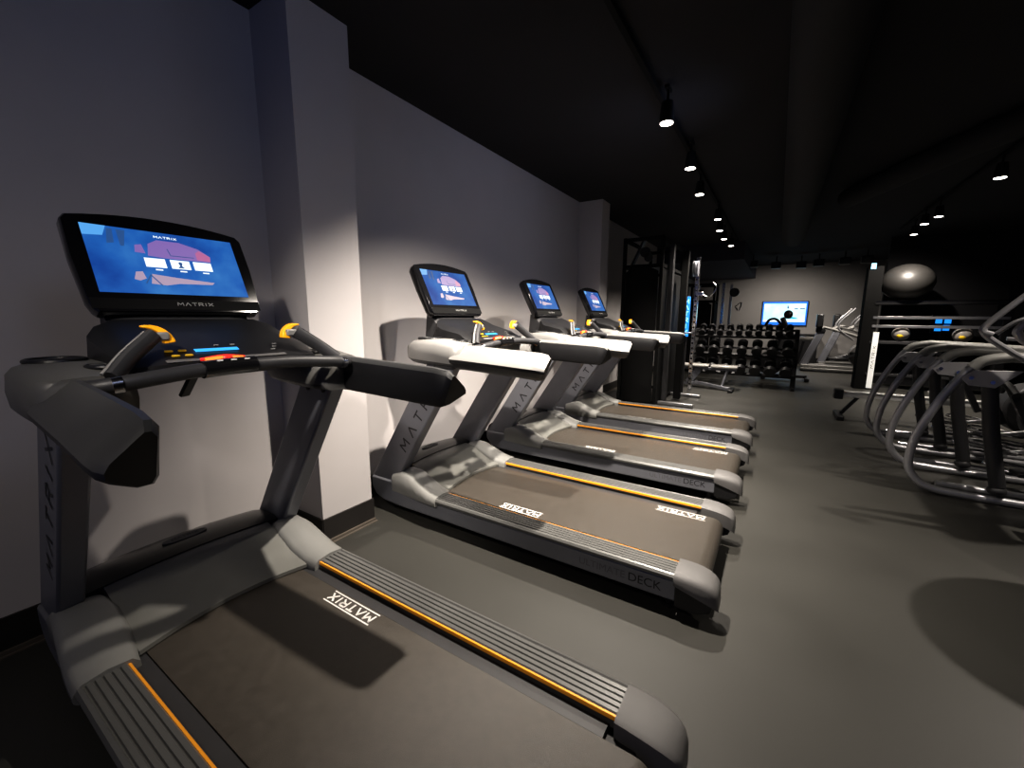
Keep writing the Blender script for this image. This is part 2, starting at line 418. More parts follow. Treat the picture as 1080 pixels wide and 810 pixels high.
        for k, (x, zt, yi, yo) in enumerate(((0.40, 0.300, 0.315, 0.452), (0.48, 0.325, 0.30, 0.454), (0.56, 0.315, 0.292, 0.462), (0.66, 0.270, 0.292, 0.472), (0.74, 0.240, 0.300, 0.477), (0.812, 0.229, 0.312, 0.479))):
            zb = 0.165
            secs.append([(x, s * yi, zb), (x, s * (yi + 0.004), zt - 0.025), (x, s * (yi + 0.022), zt - 0.004), (x, s * (yi + yo) / 2, zt + 0.004), (x, s * (yo - 0.022), zt - 0.004), (x, s * yo, zt - 0.028), (x, s * yo, zb + 0.012), (x, s * (yo - 0.01), zb)])
        B(MB().loft(secs), 'corner_shroud', M['grey'], smooth=45)
        # handrail arm: wedge section, silver top outside, black inside/below
        secs = []
        for x, dz, dy, k in ((0.955, 0.0, 0.0, 1.0), (1.03, 0.0, 0.004, 1.0), (1.30, -0.010, 0.012, 1.0), (1.50, -0.018, 0.020, 1.0), (1.555, -0.022, 0.022, 0.95), (1.575, -0.026, 0.023, 0.76)):
            pts = [(0.388, 1.045), (0.378, 1.06), (0.378, 1.170), (0.388, 1.186), (0.402, 1.187), (0.470, 1.128), (0.482, 1.108), (0.480, 1.092), (0.455, 1.066), (0.415, 1.045)]
            cy, cz = 0.428, 1.11
            secs.append([(x - (0.035 if (i in (0, 1, 8, 9)) and x > 1.54 else 0), s * (cy + (a - cy) * k + dy), cz + (b - cz) * k + dz) for i, (a, b) in enumerate(pts)])
        mb = MB().loft(secs, mi=1, fmi=[1, 1, 0, 0, 0, 0, 1, 1, 1, 1])
        B(mb, 'handrail', [M['silver'], M['black']], smooth=35)
        # collar between crossbar and arm
        mb = MB().prism([(0.80, 1.045), (0.965, 1.045), (0.965, 1.175), (0.90, 1.185), (0.84, 1.15)], 'y', s * 0.345, s * 0.455)
        B(mb, 'bracket', M['dkgrey'], bevel=0.012)
        # side pod with cup well
        secs = []
        for x, w, zt, zb in ((0.575, 0.45, 1.150, 1.110), (0.595, 0.72, 1.185, 1.080), (0.64, 0.90, 1.208, 1.065), (0.72, 1.0, 1.218, 1.058), (0.84, 1.0, 1.216, 1.052), (0.95, 0.94, 1.200, 1.048), (1.02, 0.80, 1.192, 1.05)):
            yi, yo = 0.375 - 0.12 * w, 0.375 + 0.108 * w
            m_ = (yi + yo) / 2; h = zt - zb
            ring = []
            for k in range(16):
                a = 2 * PI * k / 16
                cx_, sx_ = math.cos(a), math.sin(a)
                ex = lambda v: math.copysign(abs(v) ** 0.55, v)
                ring.append((x, s * (m_ + (yo - yi) / 2 * ex(cx_)), (zt + zb) / 2 + h / 2 * ex(sx_)))
            secs.append(ring)
        nfm = [1 if (10 <= k <= 13) or k in (9, 14) else 0 for k in range(16)]
        pod = B(MB().loft(secs, fmi=nfm), 'side_tray', [M['silver'], M['dkgrey']], smooth=80)
        mb = MB().ring((0.715, s * 0.375, 1.216), 0.062, 0.008, 28, 8, 0, sx=1.15).cyl((0.715, s * 0.375, 1.205), (0.715, s * 0.375, 1.219), 0.058, 24, 0)
        B(mb, 'cup_well', M['black'], pod)
        mb = MB().ring((0.90, s * 0.315, 1.206), 0.036, 0.006, 24, 8, 0, sx=1.3).cyl((0.90, s * 0.315, 1.19), (0.90, s * 0.315, 1.209), 0.036, 20, 0)
        B(mb, 'cup_well', M['black'], pod)
        # angled grip with orange toggle
        g = B(MB().tube([(1.045, s * 0.335, 1.185), (1.01, s * 0.285, 1.235), (0.975, s * 0.215, 1.292)], 0.018, 12, sy=1.3), 'grip_post', M['dkgrey'] if True else None)
        g2 = B(MB().tube([(1.035, s * 0.352, 1.195), (1.0, s * 0.300, 1.245), (0.965, s * 0.232, 1.300)], 0.006, 8), 'grip_trim', M['silver'], g)
        # toggle: orange crescent
        mb = MB(); pts = []
        cc = Vector((0.968, s * 0.222, 1.262))
        pts = []
        for k in range(9):
            a = math.radians(8 + 97 * k / 8); pts.append((0.060 * math.cos(a), 0.060 * math.sin(a)))
        for k in range(9):
            a = math.radians(105 - 97 * k / 8); rr = 0.054 - 0.024 * k / 8; pts.append((rr * math.cos(a), rr * math.sin(a)))
        vs = []
        for dx in (-0.013, 0.013):
            for a, b in pts: vs.append(cc + Vector((dx - b * 0.25, -s * a, b)))
        n_ = len(pts)
        fs = [(i, i + 1, n_ + i + 1, n_ + i) for i in range(n_ - 1)] + [(n_ - 1, 0, n_, 2 * n_ - 1)]
        for i in range(8):
            fs.append((i, i + 1, n_ - 2 - i, n_ - 1 - i)); fs.append((n_ + i, n_ + n_ - 1 - i, n_ + n_ - 2 - i, n_ + i + 1))
        mb.add(vs, fs)
        tg = B(mb, 'toggle', M['orange'], g, bevel=0.004); tg['label'] = 'curved orange toggle'
        B(MB().box((0.966, s * 0.198, 1.288), (0.036, 0.040, 0.026)), 'toggle_plate', M['silver'], g, bevel=0.006)
        # floor feet / wheels
        B(MB().cyl((0.33, s * 0.375, 0.042), (0.33, s * 0.325, 0.042), 0.042, 20), 'transport_wheel', M['black'], bevel=0.004)
        B(MB().cyl((2.20, s * 0.36, 0.0), (2.20, s * 0.36, 0.06), 0.028, 16).cyl((2.20, s * 0.36, 0.0), (2.20, s * 0.36, 0.018), 0.038, 16), 'levelling_foot', M['black'])
    # motor cover between posts: grey rear apron, black ridge cap
    def cover(xs, half, name, m_, ny=14, bow=0.05, crown=0.018):
        secs = []
        for j in range(ny + 1):
            t = -1 + 2 * j / ny; y = t * half
            sec = []
            for i, (x, z) in enumerate(xs):
                k = i / (len(xs) - 1)
                sec.append((x - bow * (1 - t * t) * (1 if k > 0.5 else 0) * (k - .5) * 2 * (1 if name == 'motor_cover' else 0), y, z + crown * (1 - t * t) * (1 - k if name == 'motor_cover' else 1)))
            sec += [(xs[-1][0] - (bow * (1 - t * t) if name == 'motor_cover' else 0), y, 0.190), (xs[0][0], y, 0.12)]
            secs.append(sec)
        return B(MB().loft(secs), name, m_, smooth=40)
    cover([(0.36, 0.325), (0.42, 0.328), (0.50, 0.312), (0.58, 0.280), (0.65, 0.246), (0.71, 0.222), (0.765, 0.206)], 0.305, 'motor_cover', M['cover'])
    hood = cover([(0.13, 0.14), (0.13, 0.22), (0.15, 0.27), (0.20, 0.305), (0.27, 0.325), (0.34, 0.336), (0.40, 0.336), (0.44, 0.325)], 0.355, 'hood', M['hood'])
    # emblem on the hood
    mb = MB(); c0 = Vector((0.33, 0.0, 0.3570)); ux, uy = Vector((0, 1, 0)), Vector((-1, 0, 0.17)).normalized()
    pts = [(0.085 * math.cos(2 * PI * k / 28), 0.022 * math.sin(2 * PI * k / 28)) for k in range(28)]
    mb.add([c0 + ux * a + uy * b - Vector((0, 0, .004)) for a, b in pts] + [c0 + ux * a + uy * b + Vector((0, 0, .003)) for a, b in pts],
           [list(range(28))[::-1], list(range(28, 56))] + [(i, (i + 1) % 28, 28 + (i + 1) % 28, 28 + i) for i in range(28)])
    em = B(mb, 'emblem', M['cap'], hood)
    mb = MB(); logo(mb, c0 + Vector((0, 0, .0045)), (0, 1, 0), uy, 0.10, 0.014, 0.003); B(mb, 'lettering', M['print_dark'], em, fixn=False)
    # crossbar
    cb = B(MB().tube([(0.99, -0.40, 1.160), (1.055, -0.372, 1.165), (1.075, -0.30, 1.174), (1.060, -0.15, 1.186), (1.055, 0.0, 1.190), (1.060, 0.15, 1.188), (1.075, 0.30, 1.176), (1.055, 0.372, 1.168), (0.99, 0.40, 1.160)], 0.0215, 16), 'crossbar', M['dkgrey'])
    B(MB().tube([(1.060, -0.135, 1.187), (1.055, -0.055, 1.190), (1.055, 0.02, 1.191)], 0.027, 16), 'crossbar_sleeve', M['gloss'], cb)
    mb = MB()
    for s in (-1, 1): B(MB().cyl((1.076, s * 0.345, 1.168), (1.079, s * 0.325, 1.170), 0.0235, 16), 'collar', M['chrome'], cb)
    B(MB().bar((1.03, -0.150, 1.165), (0.99, -0.165, 1.105), 0.03, 0.012), 'clip', M['black'], cb, bevel=0.003)
    mb = MB()
    for yy in (-0.09, -0.05, -0.01): B(MB().box((1.072, yy, 1.213), (0.008, 0.014, 0.004)), 'sensor_mark', M['print'], cb)
    # console shelf between crossbar and monitor
    secs = []
    for y in (-0.30, -0.275, -0.22, 0.22, 0.275, 0.30):
        e = 0.0 if abs(y) < 0.25 else (0.022 if abs(y) < 0.28 else 0.05)
        secs.append([(0.62 + e, y, 1.15 + e * .5), (0.94 - e, y, 1.15 + e * .3), (1.005 - e, y, 1.180), (1.005 - e, y, 1.205 - e * .2), (0.90 - e * .3, y, 1.252 - e * .2), (0.74, y, 1.300 - e * .6), (0.66 + e, y, 1.335 - e)])
    con = B(MB().loft(secs), 'console', M['black'], smooth=35)
    # control panel surface (x,z from 0.995,1.206 to 0.90,1.254)
    n0 = Vector((1.002, 0, 1.209)); sl = (Vector((0.90, 0, 1.2545)) - n0).normalized(); nn = Vector((0, 1, 0)).cross(sl)
    def pp(y, t): return n0 + Vector((0, y, 0)) + sl * t
    mb = MB(); mb.quad(pp(0, 0), (0, 1, 0), sl, -0.20, 0.0, 0.16, 0.016, 0, 0.002); B(mb, 'panel_edge', M['cap'], con, fixn=False)
    mb = MB(); mb.quad(pp(0, 0), (0, 1, 0), sl, -0.105, 0.058, 0.025, 0.078, 0, 0.002); B(mb, 'display', M['lcd'], con, fixn=False)
    mb = MB()
    for (a, b) in ((-0.165, 0.04), (-0.130, 0.04), (-0.172, 0.072), (-0.137, 0.072)):
        B(MB().box(pp(a, b) + nn * 0.002, (0.012, 0.020, 0.006)), 'button', M['button'], con, bevel=0.002)
    mb = MB()
    for (a, b) in ((0.135, 0.05), (0.16, 0.09), (0.15, 0.07), (-0.03, 0.10), (0.02, 0.10)):
        B(MB().box(pp(a, b) + nn * 0.001, (0.008, 0.012, 0.003)), 'indicator', M['print_dim'], con)
    # emergency stop bar
    sb = B(MB().tube([(1.016, -0.108, 1.206), (1.024, -0.055, 1.210), (1.016, 0.000, 1.206)], 0.012, 12, sy=1.1), 'stop_bar', M['amber'])
    sb['label'] = 'orange stop bar with red button'
    B(MB().ball((1.030, -0.050, 1.214), 0.014, 16, 10, sc=(.7, 1.2, .9)), 'stop_button', M['red'], sb)
    B(MB().tube([(1.010, -0.118, 1.214), (1.018, -0.055, 1.222), (1.010, 0.010, 1.214)], 0.005, 8), 'stop_rim', M['red'], sb)
    # neck between console and monitor
    secs = []
    for y in (-0.225, -0.20, -0.15, 0.15, 0.20, 0.225):
        e = 0 if abs(y) < .18 else (0.008 if abs(y) < .21 else 0.03)
        secs.append([(0.50 + e, y, 1.18), (0.73 - e, y, 1.25), (0.665 - e, y, 1.30), (0.615 - e, y, 1.352), (0.52 + e, y, 1.37)])
    B(MB().loft(secs), 'monitor_neck', M['dkgrey'], smooth=40)
    # monitor: tilted frame
    P0 = Vector((0.607, 0, 1.4215)); P1 = Vector((0.492, 0, 1.654)); up_ = (P1 - P0).normalized(); nrm = Vector((0, 1, 0)).cross(up_)
    if nrm.x < 0: nrm = -nrm
    H = (P1 - P0).length; W = 0.232
    def mp(a, b, c=0.0): return P0 + Vector((0, a, 0)) + up_ * b + nrm * c
    out = []
    for a, b in ((-0.248, -0.072), (-0.258, -0.060), (-0.268, -0.03), (-0.278, H * 0.5), (-0.276, H + 0.010), (-0.262, H + 0.030)): out.append((a, b))
    for k in range(1, 12):
        t = -1 + 2 * k / 12; out.append((t * 0.262, H + 0.030 + 0.030 * (1 - t * t)))
    out += [(0.262, H + 0.030), (0.276, H + 0.010), (0.278, H * 0.5), (0.268, -0.03), (0.258, -0.060), (0.248, -0.072)]
    def ring_(sc, c): 
        return [mp(a * sc, (b - H / 2) * sc + H / 2, c) for a, b in out]
    mon = B(MB().loft([ring_(0.90, -0.062), ring_(0.97, -0.052), ring_(1.0, -0.03), ring_(1.0, 0.004), ring_(0.985, 0.010)]), 'monitor', M['gloss'], smooth=35)
    mb = MB()
    mb.quad(P0, (0, 1, 0), up_, -0.262, -0.062, 0.262, -0.022, 0, 0.0115)
    B(mb, 'lower_bezel', M['bezel'], mon, fixn=False)
    mb = MB()
    # screen with its picture
    mb.quad(P0, (0, 1, 0), up_, -W, 0, W, H, 0, 0.0108)
    o2 = 0.0118
    mb.poly(P0, (0, 1, 0), up_, [(-0.07, 0.155), (-0.02, 0.150), (0.13, 0.150), (0.135, 0.175), (0.10, 0.205), (0.04, 0.225), (-0.03, 0.225), (-0.06, 0.205)], 2, o2)
    mb.poly(P0, (0, 1, 0), up_, [(0.085, 0.155), (0.13, 0.152), (0.133, 0.175), (0.10, 0.198), (0.085, 0.185)], 3, 0.0124)
    mb.poly(P0, (0, 1, 0), up_, [(-0.105, 0.165), (-0.075, 0.163), (-0.08, 0.20), (-0.10, 0.195)], 2, o2)
    mb.strokes([[(-0.005, 0.190), (0.0, 0.163), (0.075, 0.163)]], P0, (0, 1, 0), up_, 0.003, 4, 0.0128)
    for x0 in (-0.085, -0.008, 0.066): mb.quad(P0, (0, 1, 0), up_, x0, 0.108, x0 + 0.062, 0.145, 1, 0.0130)
    mb.poly(P0, (0, 1, 0), up_, [(0.012, 0.112), (0.034, 0.112), (0.026, 0.122), (0.030, 0.134), (0.023, 0.139), (0.016, 0.134), (0.020, 0.122)], 4, 0.0136)
    for x0 in (-0.060, 0.015, 0.090): mb.quad(P0, (0, 1, 0), up_, x0, 0.096, x0 + 0.022, 0.101, 1, 0.0130)
    mb.poly(P0, (0, 1, 0), up_, [(-0.13, 0.055), (-0.12, 0.085), (-0.10, 0.088), (-0.095, 0.06), (-0.115, 0.05)], 5, o2)
    mb.poly(P0, (0, 1, 0), up_, [(-0.085, 0.04), (-0.075, 0.080), (0.0, 0.070), (0.12, 0.058), (0.11, 0.048), (0.0, 0.045), (-0.04, 0.036)], 5, o2)
    mb.strokes([[(-0.10, 0.04), (-0.08, 0.075), (-0.055, 0.035)]], P0, (0, 1, 0), up_, 0.004, 4, 0.0128)
    mb.poly(P0, (0, 1, 0), up_, [(-0.232, 0.215), (-0.18, 0.22), (-0.165, H), (-0.232, H)], 6, 0.0112)
    mb.poly(P0, (0, 1, 0), up_, [(-0.175, 0.19), (-0.155, 0.195), (-0.15, 0.25), (-0.165, 0.25)], 4, 0.0116)
    mb.poly(P0, (0, 1, 0), up_, [(-0.14, 0.185), (-0.13, 0.185), (-0.115, 0.25), (-0.14, 0.25)], 4, 0.0116)
    logo(mb, mp(0.0, 0.238), (0, 1, 0), up_, 0.07, 0.008, 0.0022, 1, 0.0130)
    M.setdefault('sky', mat('screen_sky', (0.05, 0.05, 0.05), 0.4, emit=(0.10, 0.36, 0.75), estr=0.9, var=0.01))
    B(mb, 'screen', [M['screen'], M['tile'], M['car'], M['carred'], M['scrdark'], M['peach'], M['sky']], mon, fixn=False)
    mb = MB(); logo(mb, mp(0.03, -0.040), (0, 1, 0), up_, 0.115, 0.012, 0.0030, 0, 0.0125)
    B(mb, 'lettering', M['print_dim'], mon, fixn=False)
    return root, belt

def belt_print(belt, cx, cy):
    mb = MB(); z = 0.1872
    logo(mb, (cx, cy, z), (-1, 0, 0), (0, -1, 0), 0.26, 0.034, 0.0080)
    for d in (-0.029, 0.029):
        mb.quad((cx, cy + d, z), (1, 0, 0), (0, 1, 0), -0.14, -0.0028, 0.14, 0.0028)
    o = mb.build('belt_print', M['print'], belt, org=(1.30, 0, 0), fixn=False)
    o['label'] = 'white lettering between two lines'
    return o

TY = (0.690, 2.285, 3.677, 5.045)
t1, b1 = make_treadmill(TY[0], 'nearest treadmill, handrails coloured as in shade, in the front left beside the white pilaster')
tm = [t1]
tm.append(dup(t1, (1.30, TY[1], 0), 'second nearest treadmill, pale near post with dark lettering, just past the pilaster'))
tm.append(dup(t1, (1.30, TY[2], 0), 'third treadmill, standing between the lettered-post treadmill and the farthest one'))
tm.append(dup(t1, (1.30, TY[3], 0), 'farthest treadmill, smallest screen, next to the tall black cable machine'))
def belt_of(r): return [c for c in r.children if c.name.startswith('running_belt')][0]
belt_print(belt_of(tm[0]), 1.165, 0.245)
belt_print(belt_of(tm[1]), 1.30, -0.245); belt_print(belt_of(tm[1]), 2.13, 0.245)
belt_print(belt_of(tm[2]), 1.28, -0.245); belt_print(belt_of(tm[2]), 2.12, 0.245)
belt_print(belt_of(tm[3]), 1.25, -0.245)

# shade put into the colour of the nearest machine's arms and trays
M['shaded_arm'] = mat('shaded_arm_plastic', (0.075, 0.075, 0.073), 0.4, var=0.04)
M['shaded_tray'] = mat('shaded_tray_plastic', (0.13, 0.128, 0.12), 0.42, var=0.04)
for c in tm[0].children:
    for nm, mm in (('handrail', 'shaded_arm'), ('side_tray', 'shaded_tray')):
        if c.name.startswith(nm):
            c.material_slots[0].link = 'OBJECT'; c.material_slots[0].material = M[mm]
# ------------------------------------------------------------------ track lighting
def make_track(x, y0, y1, label):
    mb = MB().box((x, (y0 + y1) / 2, CZ - 0.03), (0.035, y1 - y0, 0.03))
    tag(mb.build('lighting_track', M['bezel'], bevel=0.003), label, 'light track', 'ceiling lighting tracks')
make_track(1.66, 0.4, 10.0, 'black ceiling track carrying the left row of spotlights')
make_track(4.22, 0.6, 10.2, 'black ceiling track carrying the right row of spotlights')
def make_spot():
    r = empty('spotlight', (0, 0, 0), 'x', 'spotlight', 'ceiling spotlights')
    MB().cyl((0, 0, -0.005), (0, 0, 0.045), 0.048, 24).cone((0, 0, 0.045), (0, 0, 0.13), 0.048, 0.038, 24).build('housing', M['bezel'], r)
    MB().cyl((0, 0, -0.009), (0, 0, -0.005), 0.043, 24).build('lens', M['lens'], r)
    MB().cyl((0, 0, 0.12), (0, 0, 0.225), 0.009, 10).box((0, 0, 0.215), (0.03, 0.09, 0.02)).build('stem', M['bezel'], r)
    return r
def spot_lamp(x, y, z, power, ang=100, blend=0.9, rad=0.022, col=(1.0, 0.905, 0.80), tilt=(0, 0)):
    l = bpy.data.lights.new('spot', 'SPOT'); l.energy = power; l.spot_size = math.radians(ang); l.spot_blend = blend
    l.shadow_soft_size = rad; l.color = col
    o = bpy.data.objects.new('spot_lamp', l); COL.objects.link(o); o.location = (x, y, z); o.rotation_euler = (tilt[0], tilt[1], 0)
    return o
left = [(1.65, 1.72), (1.737, 3.255), (1.719, 4.305), (1.66, 5.24), (1.688, 6.651), (1.62, 7.512), (1.60, 8.343), (1.64, 9.171)]
right = [(4.21, 2.6), (4.60, 3.90), (4.212, 6.138), (4.211, 7.981), (4.184, 8.503), (4.263, 9.449)]
ordn = ['first', 'second', 'third', 'fourth', 'fifth', 'sixth', 'seventh', 'eighth']
s0 = make_spot(); first = True
SZ = 2.70
LP = {}
for side, arr in (('left', left), ('right', right)):
    for i, (x, y) in enumerate(arr):
        lab = '%s ceiling spotlight from the camera in the %s row, black with a glowing lens' % (ordn[i], side)
        if first: s0.location = (x, y, SZ); s0['label'] = lab; first = False
        else: dup(s0, (x, y, SZ), lab)
LK = 1.75
LEFTP = [345, 225, 180, 150, 90, 120, 120, 130]
RIGHTP = [60, 110, 130, 130, 90, 130]
spot_lamp(left[0][0], left[0][1], SZ - 0.02, LEFTP[0] * LK, ang=112, blend=1.0, tilt=(math.radians(17), math.radians(9)))
for (x, y), p in zip(left[1:], LEFTP[1:]): spot_lamp(x, y, SZ - 0.02, p * LK, ang=106, blend=1.0, tilt=(0, math.radians(10)))
for (x, y), p in zip(right[:1] + right[2:], RIGHTP[:1] + RIGHTP[2:]): spot_lamp(x, y, SZ - 0.02, p * LK, ang=88, blend=1.0, tilt=(0, math.radians(-14)))

spot_lamp(4.60, 3.90, SZ - 0.02, 235, ang=114, blend=1.0, tilt=(math.radians(-14), math.radians(4)))  # unseen lamp, placed to throw the ball's shadow onto the right floor
spot_lamp(1.9, -0.9, SZ, 44, ang=150, blend=1.0, rad=0.12, tilt=(math.radians(16), math.radians(6)))  # unseen fill lamp behind the camera
def aim_lamp(loc, target, power, ang, col, rad):
    o = spot_lamp(loc[0], loc[1], loc[2], power, ang=ang, blend=1.0, rad=rad, col=col)
    o.rotation_mode = 'QUATERNION'; o.rotation_quaternion = (Vector(target) - Vector(loc)).to_track_quat('-Z', 'Y')
aim_lamp((2.1, -0.7, 2.6), (0.45, 1.85, 0.65), 210, 38, (1.0, 0.92, 0.84), 0.06)  # unseen lamp added to brighten the second treadmill's near post
aim_lamp((2.36, 0.5, 2.6), (0, 0.7, 2.2), 11, 130, (0.55, 0.64, 1.0), 0.3)  # unseen cool fill added for the upper wall by the nearest treadmill
aim_lamp((2.36, 3.6, 2.6), (0, 3.6, 2.1), 18, 140, (0.58, 0.66, 1.0), 0.3)  # second unseen cool fill, added for the upper wall farther along
spot_lamp(4.263, 9.449, SZ - 0.02, 150, ang=100, blend=0.8, tilt=(math.radians(42), 0))  # extra lamp added at the last right fixture to highlight the rack ball
spot_lamp(2.6, 13.75, 2.62, 130, ang=160, blend=1.0, rad=0.1, tilt=(math.radians(25), 0))  # unseen lamp added to brighten the far wall
spot_lamp(3.7, 12.5, SZ, 300, ang=120, blend=1.0, tilt=(math.radians(12), 0))  # unseen lamp added to brighten the far ellipticals

# ducts on the ceiling
tag(MB().cyl((2.62, 2.0, 2.72), (2.62, 8.8, 2.72), 0.17, 28).build('ceiling_duct', M['duct']), 'straight round black duct running along the dark ceiling', 'duct')
tag(MB().tube([(4.75, 3.6, 2.83), (3.85, 5.2, 2.83), (3.12, 6.9, 2.83)], 0.11, 24).build('ceiling_duct', M['duct']), 'round black duct crossing the ceiling towards the upper right', 'duct')

# ------------------------------------------------------------------ cable machine (near)
def cable_machine(x0, x1, y0, y1, H, label):
    cx, cy = (x0 + x1) / 2, (y0 + y1) / 2
    r = empty('cable_machine', (cx, cy, 0), label, 'cable machine')
    org = (cx, cy, 0)
    def B(mb, n, m_, p=r, **k): return mb.build(n, m_, p, org=org, **k)
    for x in (x0, x1):
        for y in (y0, y1): B(MB().box((x, y, H / 2), (0.05, 0.05, H)), 'frame_post', M['bezel'], bevel=0.006)
    mb = MB()
    for z in (H - 0.03, H - 0.42, 0.05):
        for y in (y0, y1): mb.box((cx, y, z), (x1 - x0, 0.05, 0.05))
        for x in (x0, x1): mb.box((x, cy, z), (0.05, y1 - y0, 0.05))
    B(mb, 'frame_rail', M['bezel'], bevel=0.005)
    B(MB().bar((x0 + 0.12, y0, H - 0.4), (x0 + 0.28, y0, H - 0.05), 0.09, 0.03), 'gusset', M['black'])
    B(MB().cyl((x0 + 0.30, y0 - 0.01, H - 0.22), (x0 + 0.30, y0 + 0.03, H - 0.22), 0.075, 20), 'pulley', M['black'])
    B(MB().cyl((x1 - 0.2, y0 - 0.01, H - 0.30), (x1 - 0.2, y0 + 0.03, H - 0.30), 0.06, 20), 'pulley', M['black'])
    # curved shroud in front of the weight stack
    def shroud(xa, xb, y, za, zb, t=0.06):
        secs = []
        for k in range(9):
            u = -1 + 2 * k / 8; xx = (xa + xb) / 2 + u * (xb - xa) / 2; yy = y - t * (1 - u * u)
            top = zb - 0.05 * u ** 4
            secs.append([(xx, yy, za), (xx, yy, top), (xx, yy + 0.02, top), (xx, yy + 0.02, za)])
        return MB().loft(secs)
    B(shroud(x0 + 0.04, x1 - 0.04, y0 - 0.03, 0.06, H - 0.45), 'shroud', M['bezel'], smooth=40)
    B(MB().box((x1 + 0.01, cy, (H - 0.5) / 2 + 0.03), (0.02, y1 - y0 - 0.06, H - 0.5)), 'side_panel', M['bezel'], bevel=0.004)
    return r, B
cm, B = cable_machine(0.47, 1.02, 6.45, 7.95, 2.52, 'tall black cable machine with framed top, right behind the farthest treadmill')
B(MB().box((1.10, 6.75, 1.22), (0.07, 0.10, 2.42)), 'column', M['dkgrey'], bevel=0.01)
B(MB().box((1.22, 7.15, 1.2), (0.10, 0.12, 2.35)), 'column', M['bezel'], bevel=0.01)
col = B(MB().box((1.36, 7.45, 1.2), (0.06, 0.07, 2.2)), 'slotted_column', M['chrome'], bevel=0.006)
mb = MB()
for k in range(24): mb.box((1.36, 7.412, 0.25 + k * 0.085), (0.03, 0.004, 0.03))
B(mb, 'slot', M['black'], col)
B(MB().cyl((1.30, 7.38, 2.12), (1.38, 7.38, 2.12), 0.12, 24).ring((1.34, 7.36, 2.12), 0.10, 0.02, 24, 8, mat3=Matrix.Rotation(PI / 2, 3, 'Y')), 'pulley_housing', M['frame'])
B(MB().box((1.42, 7.4, 1.72), (0.12, 0.10, 0.06)).cyl((1.46, 7.36, 1.70), (1.54, 7.34, 1.66), 0.02, 12), 'pulley_carriage', M['chrome'], bevel=0.006)
B(MB().tube([(1.50, 7.40, 1.66), (1.60, 7.36, 1.70), (1.66, 7.36, 1.82), (1.60, 7.38, 1.9)], 0.012, 8), 'cable_handle', M['chrome'])
B(MB().box((1.25, 7.55, 0.03), (0.55, 0.07, 0.05)).box((1.30, 6.62, 0.035), (0.52, 0.07, 0.05)), 'foot', M['steel'], bevel=0.008)
B(MB().cyl((1.16, 7.5, 0.05), (1.16, 7.56, 0.05), 0.05, 16), 'caster', M['black'])
B(MB().box((1.30, 7.30, 1.10), (0.14, 0.35, 0.02)), 'shelf', M['steel'], bevel=0.004)
sg = B(MB().box((1.17, 7.80, 1.36), (0.10, 0.03, 0.68)), 'sign_panel', M['bluesign'], bevel=0.004)
sg['label'] = 'narrow blue glowing vertical sign'
mb = MB()
for i, ch in enumerate('MATRIX'):
    zc = 1.62 - i * 0.105
    mb.strokes([[(a - .5, b - .5) for a, b in p] for p in GL[ch]], (1.17, 7.783, zc), (0.06, 0, 0), (0, 0, 0.07), 0.014)
B(mb, 'sign_lettering', M['bluetext'], sg, fixn=False)
B(MB().box((1.17, 7.85, 0.86), (0.04, 0.04, 1.70)), 'sign_post', M['dkgrey'])

# far cable machine
cm2, B = cable_machine(0.60, 1.20, 11.0, 11.6, 2.15, 'smaller dark cable machine standing behind the dumbbell rack, near the left wall')
B(MB().box((1.38, 11.1, 1.1), (0.06, 0.06, 2.1)), 'column', M['chrome'], bevel=0.006)
B(MB().box((1.55, 11.0, 1.1), (0.05, 0.05, 2.0)), 'column', M['steel'], bevel=0.006)
B(MB().cyl((1.62, 10.95, 1.92), (1.62, 11.0, 1.92), 0.10, 20), 'pulley', M['black'])
B(MB().tube([(1.66, 10.95, 1.6), (1.78, 10.9, 1.68), (1.74, 10.9, 1.5), (1.66, 10.95, 1.6)], 0.014, 8), 'cable_handle', M['chrome'])

# ------------------------------------------------------------------ dumbbell rack and dumbbells
RX0, RX1, RY = 1.08, 2.86, 9.45
rk = empty('dumbbell_rack', ((RX0 + RX1) / 2, RY, 0), 'long three-tier black rack holding rows of dumbbells', 'rack')
ro = ((RX0 + RX1) / 2, RY, 0)
tiers = [(0.33, -0.02), (0.70, 0.06), (1.06, 0.14)]
TILT = math.radians(35)
for x in (RX0, RX1):
    MB().bar((x, RY - 0.12, 0.03), (x, RY + 0.32, 1.12), 0.05, 0.08, up=(1, 0, 0)).box((x, RY + 0.05, 0.025), (0.06, 0.62, 0.05)).build('upright', M['black'], rk, org=ro, bevel=0.006)
for z, dy in tiers:
    R = Matrix.Rotation(TILT, 3, 'X')
    mb = MB()
    for off in (-0.10, 0.10):
        mb.box(Vector(((RX0 + RX1) / 2, RY + dy, z)) + R @ Vector((0, off, -0.015)), (RX1 - RX0, 0.05, 0.02), 0, R)
    mb.box(Vector(((RX0 + RX1) / 2, RY + dy, z)) + R @ Vector((0, -0.15, -0.01)), (RX1 - RX0, 0.012, 0.05), 0, R)
    mb.build('shelf_rail', M['black'], rk, org=ro, bevel=0.003)
def make_dumbbell(rad, hl, label, group):
    d = empty('dumbbell', (0, 0, 0), label, 'dumbbell', group)
    for s in (-1, 1):
        MB().cone((0, s * 0.072, 0), (0, s * 0.080, 0), rad * .8, rad, 20).cyl((0, s * 0.072, 0), (0, s * (0.072 + hl), 0), rad, 20).cone((0, s * (0.072 + hl), 0), (0, s * (0.072 + hl), 0), rad, rad * .85, 20).build('head', M['iron'], d)
    MB().tube([(0, -0.076, 0), (0, -0.03, 0), (0, 0, 0), (0, 0.03, 0), (0, 0.076, 0)], 0.021, 12).build('handle', M['chrome'], d)
    return d
